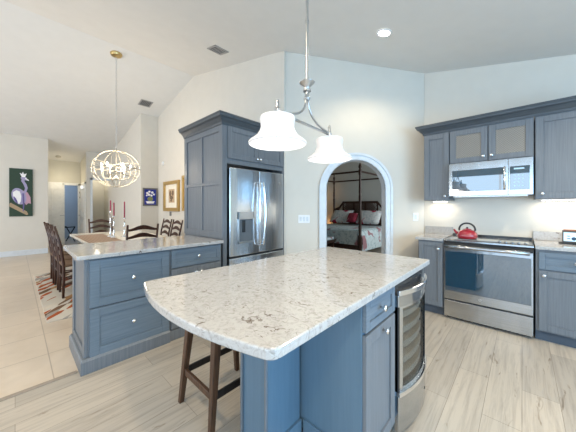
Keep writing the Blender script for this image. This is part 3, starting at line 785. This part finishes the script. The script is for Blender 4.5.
for s in (-1, 1):
    b = NB(); lathe(b, [(.0, .255), (.006, .252), (.009, .245), (.009, .215), (.013, .205), (.018, .20), (.018, .178), (.045, .172), (.045, .168), (.0, .168)], (0, s*HS, 0), 20); so = obj('shade_holder', b, 'nickel', t, smooth='auto')
    outer = [(.030, .170), (.072, .168), (.088, .162), (.092, .150), (.088, .130), (.086, .112), (.092, .090), (.106, .066), (.126, .048), (.142, .038), (.149, .031), (.149, .022)]
    inner = [(r-.005, z-.004) for r, z in outer[::-1]]
    b = NB(); lathe(b, outer+inner[:-1]+[(.025, .170)], (0, s*HS, 0), 40); obj('shade', b, 'shadeglow', t, smooth=True)
    b = NB(); lathe(b, [(0, .045), (.022, .052), (.03, .075), (.024, .10), (.014, .12), (.013, .165), (0, .165)], (0, s*HS, 0), 20); obj('bulb', b, 'glow', t, smooth=True)
    point('pendant_bulb', (PXC, PYC+s*HS, 1.6+.0), 1.6, (1, .93, .84), .06)

# ------------------------------------------------------------------ dining chandelier
CHX, CHY, CHZ = -5.42, 1.25, 1.985
t = thing('chandelier', 'champagne metal orb chandelier with candle bulbs over the dining table', 'chandelier', (CHX, CHY, CHZ))
def ring(rx, rz, rot, tilt=0, r=.0055, name='ring'):
    b = NB(); P = []
    for i in range(56):
        a = 2*PI*i/56; p = Vector((rx*math.cos(a), 0, rz*math.sin(a)))
        P.append(Matrix.Rotation(rot, 3, 'Z') @ (Matrix.Rotation(tilt, 3, 'Y') @ p))
    tube(b, P, r, 6, closed=True); obj(name, b, 'champagne', t, smooth=True)
for k in range(4): ring(.375, .33, PI*k/4+.35)
b = NB(); P = [(.375*math.cos(2*PI*i/60), .375*math.sin(2*PI*i/60), 0) for i in range(60)]; tube(b, P, .008, 6, closed=True); obj('ring', b, 'champagne', t, smooth=True)
for (tx, ty) in ((.45, 0.3), (-.4, .35)):
    b = NB(); R = Matrix.Rotation(tx, 3, 'X') @ Matrix.Rotation(ty, 3, 'Y')
    P = [R @ Vector((.365*math.cos(2*PI*i/60), .365*math.sin(2*PI*i/60), 0)) for i in range(60)]; tube(b, [(p.x, p.y, p.z*.85) for p in P], .007, 6, closed=True); obj('ring', b, 'champagne', t, smooth=True)
b = NB(); cyl(b, (0, 0, -.34), (0, 0, .38), .009, n=10); lathe(b, [(0, -.20), (.03, -.19), (.035, -.16), (.012, -.13), (.0, -.13)], n=16); obj('stem', b, 'champagne', t, smooth='auto')
for k in range(6):
    a = 2*PI*k/6+.2; cx, cy = math.cos(a), math.sin(a)
    b = NB(); tube(b, [(.01*cx, .01*cy, -.16), (.09*cx, .09*cy, -.19), (.19*cx, .19*cy, -.17), (.22*cx, .22*cy, -.10), (.22*cx, .22*cy, -.06)], .006, 6); ar = obj('arm', b, 'champagne', t, smooth=True)
    b = NB(); cyl(b, (.22*cx, .22*cy, -.06), (.22*cx, .22*cy, .03), .012, n=10); obj('candle_sleeve', b, 'white', ar)
    b = NB(); lathe(b, [(0, .03), (.014, .04), (.018, .058), (.008, .085), (0, .095)], (.22*cx, .22*cy, 0), 12); obj('bulb', b, 'glow', ar, smooth=True)
b = NB(); L_ = ceil_z(CHX)-CHZ
z = .38; i = 0
while z < L_-.03:
    P = [((.011*math.cos(a) if i % 2 else 0), (0 if i % 2 else .011*math.cos(a)), z+.02+.024*math.sin(a)) for a in [2*PI*q/10 for q in range(10)]]
    tube(b, P, .0032, 5, closed=True); z += .040; i += 1
obj('chain', b, 'nickel', t)
b = NB(); lathe(b, [(0, L_-.06), (.012, L_-.055), (.018, L_-.035), (.08, L_-.03), (.095, L_-.005), (.095, L_+.03)], n=28); obj('canopy', b, 'gold', t, smooth='auto')
point('chandelier_light', (CHX, CHY, CHZ+.03), 42, (1, .86, .68), .22)

# ------------------------------------------------------------------ ceiling fixtures
def downlight(x, y, label, group=None, power=115):
    z = ceil_z(x); sl = math.atan(.215) if x > -5.2 else -math.atan(.205)
    t = thing('recessed_light', label, 'ceiling light', (x, y, z-.002), 0, group); t.rotation_euler = (0, sl, 0)
    b = NB(); lathe(b, [(.062, -.001), (.062, -.005), (.085, -.006), (.088, -.001), (.088, .0)], n=28, cap=False); obj('trim_ring', b, 'white', t, smooth=True)
    b = NB(); lathe(b, [(0, -.003), (.062, -.003), (.062, 0)], n=28); obj('lens', b, 'down', t)
    spot('recessed_spot', (x, y, z-.05), power, (1, .82, .56))
downlight(-1.13, 2.80, 'round recessed ceiling light near the arch wall', None, 40)
for (x, y) in ((.9, 2.4), (.6, .1), (-1.6, -.6), (1.6, -1.9)):  # added out-of-view downlights, warm fill for the kitchen
    downlight(x, y, 'unseen recessed ceiling light added as warm fill, near side of the kitchen', 'unseen recessed lights added as warm fill')
def vent(x, y, w_, label):
    z = ceil_z(x); sl = math.atan(.215) if x > -5.2 else -math.atan(.205)
    t = thing('ceiling_vent', label, 'vent', (x, y, z-.001)); t.rotation_euler = (0, sl, 0)
    b = NB(); h = w_/2
    box(b, -h, h, -h, -h+.02, -.012, 0); box(b, -h, h, h-.02, h, -.012, 0); box(b, -h, -h+.02, -h, h, -.012, 0); box(b, h-.02, h, -h, h, -.012, 0); obj('frame', b, plain('vent grey', (.35, .34, .33), .5), t)
    b = NB(); box(b, -h+.02, h-.02, -h+.02, h-.02, -.003, 0); obj('backing', b, 'dark', t)
    for i in range(7):
        yy = -h+.03+(w_-.06)*i/6; b = NB(); box(b, -h+.02, h-.02, yy-.006, yy+.006, -.010, -.004); obj('slat', b, plain('vent slat', (.30, .30, .30), .5), t)
vent(-3.48, 2.15, .24, 'square grey air vent in the ceiling above the refrigerator')
vent(-6.70, 2.15, .26, 'square grey air vent in the ceiling beyond the chandelier')
t = thing('smoke_detector', 'round white smoke detector on the hall ceiling', 'smoke detector', (-11.0, .95, ceil_z(-11.0)))
b = NB(); lathe(b, [(0, -.045), (.06, -.04), (.07, -.01), (.07, .02)], n=24); obj('cover', b, plain('aged white plastic', (.5, .46, .38), .5), t, smooth=True)

# ------------------------------------------------------------------ dining furniture
t = thing('dining_table', 'long cream-topped dining table on dark pedestals behind the peninsula', 'table', (-5.55, 1.30, .009))
b = NB(); prism(b, round_poly([(-.95, -.58, .06), (.95, -.58, .06), (.95, .58, .06), (-.95, .58, .06)], .06), .715, .751); obj('tabletop', b, 'cloth', t, bevel=.005)
b = NB(); box(b, -.85, .85, -.48, .48, .655, .715); obj('apron', b, 'tablebase', t, bevel=.004)
for s in (-1, 1):
    b = NB(); lathe(b, [(.0, .06), (.10, .06), (.10, .09), (.05, .13), (.045, .25), (.08, .36), (.085, .44), (.045, .54), (.05, .62), (.10, .655), (0, .655)], (s*.5, 0, 0), 24); box(b, s*.5-.04, s*.5+.04, -.33, .33, .0, .06); obj('pedestal', b, 'tablebase', t, smooth='auto')
b = NB(); box(b, -.45, .45, -.025, .025, .10, .15); obj('stretcher', b, 'tablebase', t)
t = tag(bx('table_runner', -.70, .70, -.21, .21, 0, .004, 'runner', None, loc=(-5.33, .95, .7605)), 'brown woven placemat runner on the cream dining table', 'table runner')
def candlestick(x, y, zs, zt, label):
    t = thing('candlestick', label, 'candlestick', (x, y, .7605), 0, None); h = zs-.7605
    b = NB(); lathe(b, [(0, 0), (.05, 0), (.05, .01), (.018, .03), (.010, .05), (.018, .07), (.009, .09), (.008, h*.5), (.020, h*.55), (.009, h*.6), (.010, h-.03), (.022, h-.02), (.02, h), (0, h)], n=20); obj('stick', b, 'chrome', t, smooth=True)
    c = tag(obj('candle', cyl_bm(.0115, zt-zs), 'ivory', loc=(x, y, zs+.001)), 'tall burgundy candle in ' + label.split(' ', 1)[1].replace('candlestick', 'candlestick'), 'candle', None)
def cyl_bm(r, h):
    b = NB(); cyl(b, (0, 0, 0), (0, 0, h-.006), r, r*.92, 12); cyl(b, (0, 0, h-.006), (0, 0, h), r*.7, r*.3, 12); return b
candlestick(-5.40, 1.16, 1.215, 1.41, 'the tallest silver candlestick, farthest from the tall cabinet')
candlestick(-5.22, 1.17, 1.14, 1.37, 'the silver candlestick standing in the middle of the three')
candlestick(-5.22, 1.33, 1.10, 1.39, 'the silver candlestick standing apart, nearest the tall cabinet')
tag(bx('rug', -1.45, 1.45, -1.0, 1.0, 0, .008, 'rug', None, loc=(-5.33, 1.24, 0)), 'cream rug with rust and brown leaf shapes under the dining table', 'rug')

def make_chair(label):
    t = thing('dining_chair', label, 'chair', (0, 0, 0), 0, 'ladder-back chairs around the dining table')
    hw = .205
    for s in (-1, 1):      # rear posts, raked back
        b = NB(); tube(b, [(s*hw*.92, .205, 0), (s*hw*.92, .20, .25), (s*hw*.95, .20, .46), (s*hw, .235, .75), (s*hw*1.02, .295, 1.02)], [.015, .018, .019, .017, .014], 10); obj('leg', b, 'ironwood', t, smooth=True)
    for s in (-1, 1):
        b = NB(); tube(b, [(s*hw, -.20, 0), (s*hw, -.20, .12), (s*hw, -.20, .30), (s*hw, -.20, .45)], [.013, .019, .017, .019], 10); obj('leg', b, 'ironwood', t, smooth=True)
    b = NB(); prism(b, round_poly([(-.225, -.22, .03), (.225, -.22, .03), (.21, .215, .03), (-.21, .215, .03)], .03), .435, .47); obj('seat', b, 'rush', t, bevel=.012, segs=3)
    for z, y in ((.60, .215), (.72, .23), (.84, .25), (.955, .275)):
        up, lo = [], []
        for i in range(13):
            u = -1+2*i/12; sc = .020*math.cos(u*PI*1.0)+.018*math.cos(u*PI*.5)
            up.append((u*hw*.97, .018+sc)); lo.append((u*hw*.97, -.022+.012*math.cos(u*PI)))
        b = NB(); prism(b, up+lo[::-1], -.007, .007, 'xz'); o = obj('back_slat', b, 'ironwood', t, bevel=.002, loc=(0, y, z), rot=(-.2, 0, 0))
    for q in (((-hw, -.20, .18), (-hw*.92, .2, .18)), ((hw, -.20, .18), (hw*.92, .2, .18)), ((-hw, -.2, .28), (hw, -.2, .28)), ((-hw*.9, .2, .28), (hw*.9, .2, .28))):
        b = NB(); cyl(b, q[0], q[1], .010, n=8); obj('stretcher', b, 'ironwood', t)
    return t
c0 = make_chair('dark ladder-back chair on the open-floor side of the table, nearest the peninsula')
c0.location = (-4.93, .665, .009); c0.rotation_euler = (0, 0, PI)
dup(c0, (-5.45, .655, .009), PI, 'dark ladder-back chair on the open-floor side, middle of its row')
dup(c0, (-5.98, .645, .009), PI, 'dark ladder-back chair on the open-floor side, nearest the bird painting')
dup(c0, (-4.50, 1.32, .009), -PI/2, 'dark ladder-back chair at the table end, its wide back seen right of the candles')
dup(c0, (-6.62, 1.30, .009), PI/2, 'brown ladder-back chair at the far head of the table, behind the candles')
dup(c0, (-5.72, 1.99, .009), 0, 'dark ladder-back chair below the gap between blue and gilt pictures')
dup(c0, (-5.16, 1.97, .009), 0, 'dark ladder-back chair below the gilt picture, nearest the tall cabinet')

# ------------------------------------------------------------------ pictures
def framed(name, label, loc, rz, w_, h, fr, fmat, d=.03, cat='picture'):
    """wall art facing local -Y, centred on loc"""
    t = thing(name, label, cat, loc, rz)
    b = NB()
    for q in ((-w_/2, w_/2, h/2-fr, h/2), (-w_/2, w_/2, -h/2, -h/2+fr), (-w_/2, -w_/2+fr, -h/2+fr, h/2-fr), (w_/2-fr, w_/2, -h/2+fr, h/2-fr)): box(b, q[0], q[1], -d, -.001, q[2], q[3])
    obj('frame', b, fmat, t, bevel=.004)
    return t
def flat(parent, name, poly, y, mat, th=.002):
    b = NB(); prism(b, poly, y-th, y, 'xz'); return obj(name, b, mat, parent)
def ell(cx, cz, rx, rz_, a=0, n=20):
    return [(cx+rx*math.cos(t)*math.cos(a)-rz_*math.sin(t)*math.sin(a), cz+rx*math.cos(t)*math.sin(a)+rz_*math.sin(t)*math.cos(a)) for t in [2*PI*i/n for i in range(n)]]
# bird painting (canvas 0.42 x 1.26)
t = thing('bird_painting', 'tall dark green canvas painting of a pale wading bird on the west wall', 'painting', (XB, .11, 1.67), PI/2)
b = NB(); box(b, -.215, .215, -.035, -.001, -.63, .63); cv = obj('canvas', b, 'artgreen', t, bevel=.003)
Yc = -.0352
flat(cv, 'branch', [(-.21, -.30), (-.19, -.27), (.10, -.50), (.13, -.58), (.10, -.60), (-.21, -.37)], Yc, 'branch', .002)
flat(cv, 'bird_wing', [(.04, .05), (.12, .0), (.17, -.12), (.18, -.30), (.13, -.28), (.09, -.33), (.05, -.25), (.02, -.1)], Yc, 'pinkp', .003)
flat(cv, 'bird_body', ell(-.04, -.10, .13, .22, .25), Yc, 'lav', .004)
flat(cv, 'bird_feathers', [(-.15, .0), (-.09, .06), (-.02, .02), (0, -.1), (-.01, -.24), (-.04, -.31), (-.08, -.24), (-.14, -.16)], Yc, 'whitep', .0055)
flat(cv, 'bird_neck', [(-.03, .0), (.05, .02), (.07, .12), (.04, .22), (.0, .30), (.01, .38), (.06, .42), (.10, .38), (.085, .36), (.13, .34), (.13, .32), (.06, .33), (.06, .30), (.10, .22), (.12, .12), (.09, 0), (.03, -.08)], Yc, 'lav', .006)
flat(cv, 'bird_head', ell(.045, .385, .055, .04, 0), Yc, 'lav', .007)
flat(cv, 'bird_bill', [(.08, .40), (.145, .335), (.135, .315), (.07, .365)], Yc, 'whitep', .008)
flat(cv, 'bird_crest', [(.01, .41), (-.03, .52), (.01, .49), (.03, .55), (.05, .49), (.10, .51), (.07, .41)], Yc, 'whitep', .008)
flat(cv, 'bird_shadow', [(.02, -.02), (.05, -.02), (.06, -.30), (.045, -.50), (.03, -.50), (.03, -.30)], Yc, 'lavd', .007)
flat(cv, 'bird_shade', ell(-.10, -.20, .02, .10, .35), Yc, 'lavd', .007)
# blue floral picture
t = framed('framed_picture', 'small picture of white flowers on cobalt blue in a grey frame', (-7.2, 2.42, 1.55), PI/2, .36, .47, .035, 'greyframe')
pc = flat(t, 'print', [(-.145, -.20), (.145, -.20), (.145, .20), (-.145, .20)], -.006, 'artblue', .004)
for (cx, cz, r) in ((-.07, .10, .032), (-.02, .14, .028), (.05, .12, .032), (.09, .07, .026), (-.03, .06, .034), (.03, .04, .028), (-.085, .04, .022)): flat(pc, 'flower', ell(cx, cz, r, r, n=9), -.0102, 'whitep', .002)
flat(pc, 'foliage', ell(0, -.05, .07, .06), -.0102, 'artolive', .001)
flat(pc, 'bowl', [(-.11, -.11), (.11, -.11), (.08, -.17), (-.08, -.17)], -.0102, 'whitep', .002)
# gilt pictures on the refrigerator wall
t = framed('framed_picture', 'sepia print with cream mat in a wide gilt frame on the dining wall', (-6.30, YF, 1.555), 0, .88, .74, .085, 'gilt', .05)
flat(t, 'mat_board', [(-.36, -.29), (.36, -.29), (.36, .29), (-.36, .29)], -.010, 'matboard', .006)
pc = flat(t, 'print', [(-.17, -.16), (.17, -.16), (.17, .17), (-.17, .17)], -.016, plain('parchment', (.50, .36, .22), .8), .001)
for (cx, cz, rx, rz_) in ((-.07, .06, .06, .08), (.07, .07, .06, .07), (0, -.04, .10, .05), (-.02, -.11, .05, .03)): flat(pc, 'figure', ell(cx, cz, rx, rz_, n=8), -.017, 'sepia', .001)
t = framed('framed_picture', 'gilt framed picture mostly hidden behind the tall cabinet', (-5.28, YF, 1.60), 0, .80, .80, .07, 'gilt', .05)
flat(t, 'mat_board', [(-.33, -.33), (.33, -.33), (.33, .33), (-.33, .33)], -.010, 'matboard', .006)
t = thing('thermostat', 'small dark fitting on the wall just beneath the gilt sepia print', 'wall fitting', (-6.38, YF, 1.12))
b = NB(); box(b, -.04, .04, -.02, -.001, -.05, .05); obj('cover', b, 'greyframe', t, bevel=.004)
t = thing('wall_hook', 'small dark hanging ornament on the hall wall beside the white door', 'ornament', (-11.2, 1.53, 1.78))
b = NB(); lathe(b, [(0, -.02), (.035, -.018), (.04, -.001)], n=14, axis='y'); lathe(b, [(0, -.02), (.03, -.018), (.035, -.001)], (0, 0, -.17), 14, 'y'); box(b, -.006, .006, -.01, -.001, -.17, 0); obj('ornament', b, 'sepia', t)
# black folding rack seen through the blue doorway
t = thing('folding_rack', 'black folding luggage rack standing in the blue room', 'rack', (-12.2, 1.22, .001), .5)
for s in (-1, 1):
    for (a, c) in ((-.22, .22), (.22, -.22)):
        b = NB(); cyl(b, (a, s*.2, 0.01), (c, s*.2, .55), .018, n=8); obj('leg', b, 'black', t)
b = NB(); cyl(b, (.22, -.2, .55), (.22, .2, .55), .018, n=8); cyl(b, (-.22, -.2, .55), (-.22, .2, .55), .018, n=8); obj('rail', b, 'black', t)

# ------------------------------------------------------------------ bedroom
BX0, BX1, BY0, BY1 = -4.77, -2.87, 5.66, 7.50
t = thing('four_poster_bed', 'dark wooden four-poster canopy bed with a lattice headboard in the bedroom', 'bed', ((BX0+BX1)/2, (BY0+BY1)/2, 0))
hx, hy = (BX1-BX0)/2, (BY1-BY0)/2
POST = [(0, 0), (.045, 0), (.045, .10), (.038, .12), (.045, .16), (.045, .55), (.052, .58), (.036, .62), (.042, .80), (.030, .86), (.040, .90), (.030, 1.3), (.036, 1.55), (.026, 1.6), (.034, 1.65), (.024, 2.05), (.038, 2.08), (.038, 2.19), (.02, 2.21), (.042, 2.25), (.034, 2.30), (.012, 2.34), (.022, 2.37), (0, 2.42)]
for sx in (-1, 1):
    for sy in (-1, 1):
        b = NB(); lathe(b, POST, (sx*hx, sy*hy, 0), 16); obj('post', b, 'bedwood', t, smooth='auto')
ZR = 2.15
for q in (((-hx, -hy), (hx, -hy)), ((-hx, hy), (hx, hy)), ((-hx, -hy), (-hx, hy)), ((hx, -hy), (hx, hy))):
    b = NB(); cyl(b, (*q[0], ZR), (*q[1], ZR), .024, n=10); obj('canopy_rail', b, 'bedwood', t)
b = NB()   # headboard with lattice
box(b, -hx, hx, hy-.02, hy+.02, .30, 1.08); box(b, -hx+.35, hx-.35, hy-.025, hy+.025, 1.40, 1.47); box(b, -hx, hx, hy-.022, hy+.022, 1.06, 1.14)
for s in (-1, 1):
    prism(b, [(s*(hx-.02), 1.14), (s*(hx-.02), 1.22), (s*(hx-.22), 1.30), (s*(hx-.36), 1.47), (s*(hx-.36), 1.40), (s*(hx-.20), 1.20), (s*(hx-.15), 1.14)], hy-.022, hy+.022, 'xz')
for x in (-hx+.36, -.2, .2, hx-.36): box(b, x-.02, x+.02, hy-.02, hy+.02, 1.12, 1.42)
hb = obj('headboard', b, 'bedwood', t)
b = NB()
x = -hx+.30
while x < hx-.30:
    for s in (-1, 1):
        x1 = x+s*.22
        if -hx+.28 <= x1 <= hx-.28: cyl(b, (x, hy, 1.14), (x1, hy, 1.40), .012, n=6)
    x += .055
obj('lattice', b, 'bedwood', hb)
b = NB(); box(b, -hx, hx, -hy-.02, -hy+.02, .24, .352); obj('footboard', b, 'bedwood', t, bevel=.01)
for s in (-1, 1):
    b = NB(); box(b, s*hx-.02, s*hx+.02, -hy, hy, .28, .42); obj('side_rail', b, 'bedwood', t)
b = NB(); box(b, -hx+.03, hx-.03, -hy+.125, hy-.03, .36, .655); obj('mattress', b, 'whitep', t, bevel=.04)
b = NB()
prism(b, [(-hx-.035, .20), (-hx-.045, .50), (-hx+.01, .685), (-hx+.10, .72), (hx-.10, .72), (hx-.01, .685), (hx+.045, .50), (hx+.035, .20), (hx+.025, .20), (hx+.03, .50), (hx-.025, .665), (-hx+.025, .665), (-hx-.03, .50), (-hx-.025, .20)], -hy+.06, hy-.06, 'xz')
box(b, -hx+.06, hx-.06, -hy-.045, -hy+.10, .36, .70)
q = tag(obj('quilt', b, 'quilt', bevel=.01, loc=((BX0+BX1)/2, (BY0+BY1)/2, 0)), 'pale blue floral quilt spread over the four-poster bed', 'quilt')
def pillow(x, y, z, w_, h, mat, label, tilt=-.9):
    b = NB(); n = 10
    top = [[None]*(n+1) for _ in range(n+1)]; bot = [[None]*(n+1) for _ in range(n+1)]
    for i in range(n+1):
        for j in range(n+1):
            u, v = -1+2*i/n, -1+2*j/n; th = .085*((1-u**4)*(1-v**4))**.5
            px_, py_ = u*w_/2*(1-.05*(1-v*v)*0), v*h/2
            top[i][j] = b.verts.new((px_, py_, th)); bot[i][j] = b.verts.new((px_, py_, -th))
    for i in range(n):
        for j in range(n):
            b.faces.new((top[i][j], top[i+1][j], top[i+1][j+1], top[i][j+1])); b.faces.new((bot[i][j], bot[i][j+1], bot[i+1][j+1], bot[i+1][j]))
    bmesh.ops.remove_doubles(b, verts=b.verts, dist=1e-4)
    return tag(obj('pillow', b, mat, smooth=True, loc=(x, y, z), rot=(-tilt, 0, 0)), label, 'pillow')
pillow(-4.28, 7.17, .98, .72, .50, 'sham', 'floral pillow with a red motif, on the lamp side of the bed')
pillow(-3.36, 7.17, .98, .72, .50, 'sham', 'floral pillow with a red motif, behind the foot post, away from the lamp')
pillow(-3.82, 7.02, .96, .30, .34, 'shamred', 'dark red cushion between the two floral pillows')
t = thing('bench', 'dark low bench at the foot of the four-poster bed', 'bench', (-4.05, 5.30, 0))
b = NB(); box(b, -.60, .60, -.2, .2, .40, .47); obj('seat', b, 'bedwood', t, bevel=.01)
b = NB(); prism(b, round_poly([(-.58, -.18, .05), (.58, -.18, .05), (.58, .18, .05), (-.58, .18, .05)], .05), .47, .54); obj('cushion', b, 'quilt', t, bevel=.02)
for sx in (-1, 1):
    for sy in (-1, 1):
        b = NB(); box(b, sx*.54-.03, sx*.54+.03, sy*.15-.03, sy*.15+.03, 0, .40); obj('leg', b, 'bedwood', t, bevel=.004)
t = thing('nightstand', 'dark nightstand beside the bed beneath the glowing lamp', 'nightstand', (-5.25, 7.30, 0))
b = NB(); box(b, -.28, .28, -.22, .22, .08, .68); obj('body', b, 'bedwood', t, bevel=.006)
b = NB(); box(b, -.25, .25, -.235, -.221, .42, .64); dd = obj('drawer', b, 'bedwood', t, bevel=.003); knob(dd, 0, -.235, .53)
for sx in (-1, 1):
    for sy in (-1, 1):
        b = NB(); box(b, sx*.25-.025, sx*.25+.025, sy*.19-.025, sy*.19+.025, 0, .08); obj('foot', b, 'bedwood', t)
t = thing('table_lamp', 'lit table lamp with a warm shade on the bedroom nightstand', 'lamp', (-5.22, 7.30, .681))
b = NB(); lathe(b, [(0, 0), (.07, 0), (.07, .015), (.02, .03), (.05, .12), (.055, .2), (.02, .30), (.012, .34), (0, .34)], n=20); obj('base', b, 'gold', t, smooth=True)
b = NB(); lathe(b, [(.17, .32), (.11, .56), (.108, .56), (.168, .32)], n=28, cap=False); obj('lamp_shade', b, 'lampshade', t, smooth=True)
point('lamp_glow', (-5.22, 7.30, 1.12), 9, (1, .6, .3), .05)
# interior hall and blue room lights
point('hall_light', (-10.9, 1.05, 2.2), 6, (1, .88, .66), .1)
point('blue_room_light', (-12.5, .9, 2.2), 24, (.75, .87, 1.0), .2)
point("passage_light", (-10.9, 1.95, 2.3), 6, (1, .93, .82), .1)
area('wine_cooler_glow', (ISX-.10, ISY0+W+.006+CW/2, .85), (0, 0, 0), .40, .12, .5, (1, .93, .82))
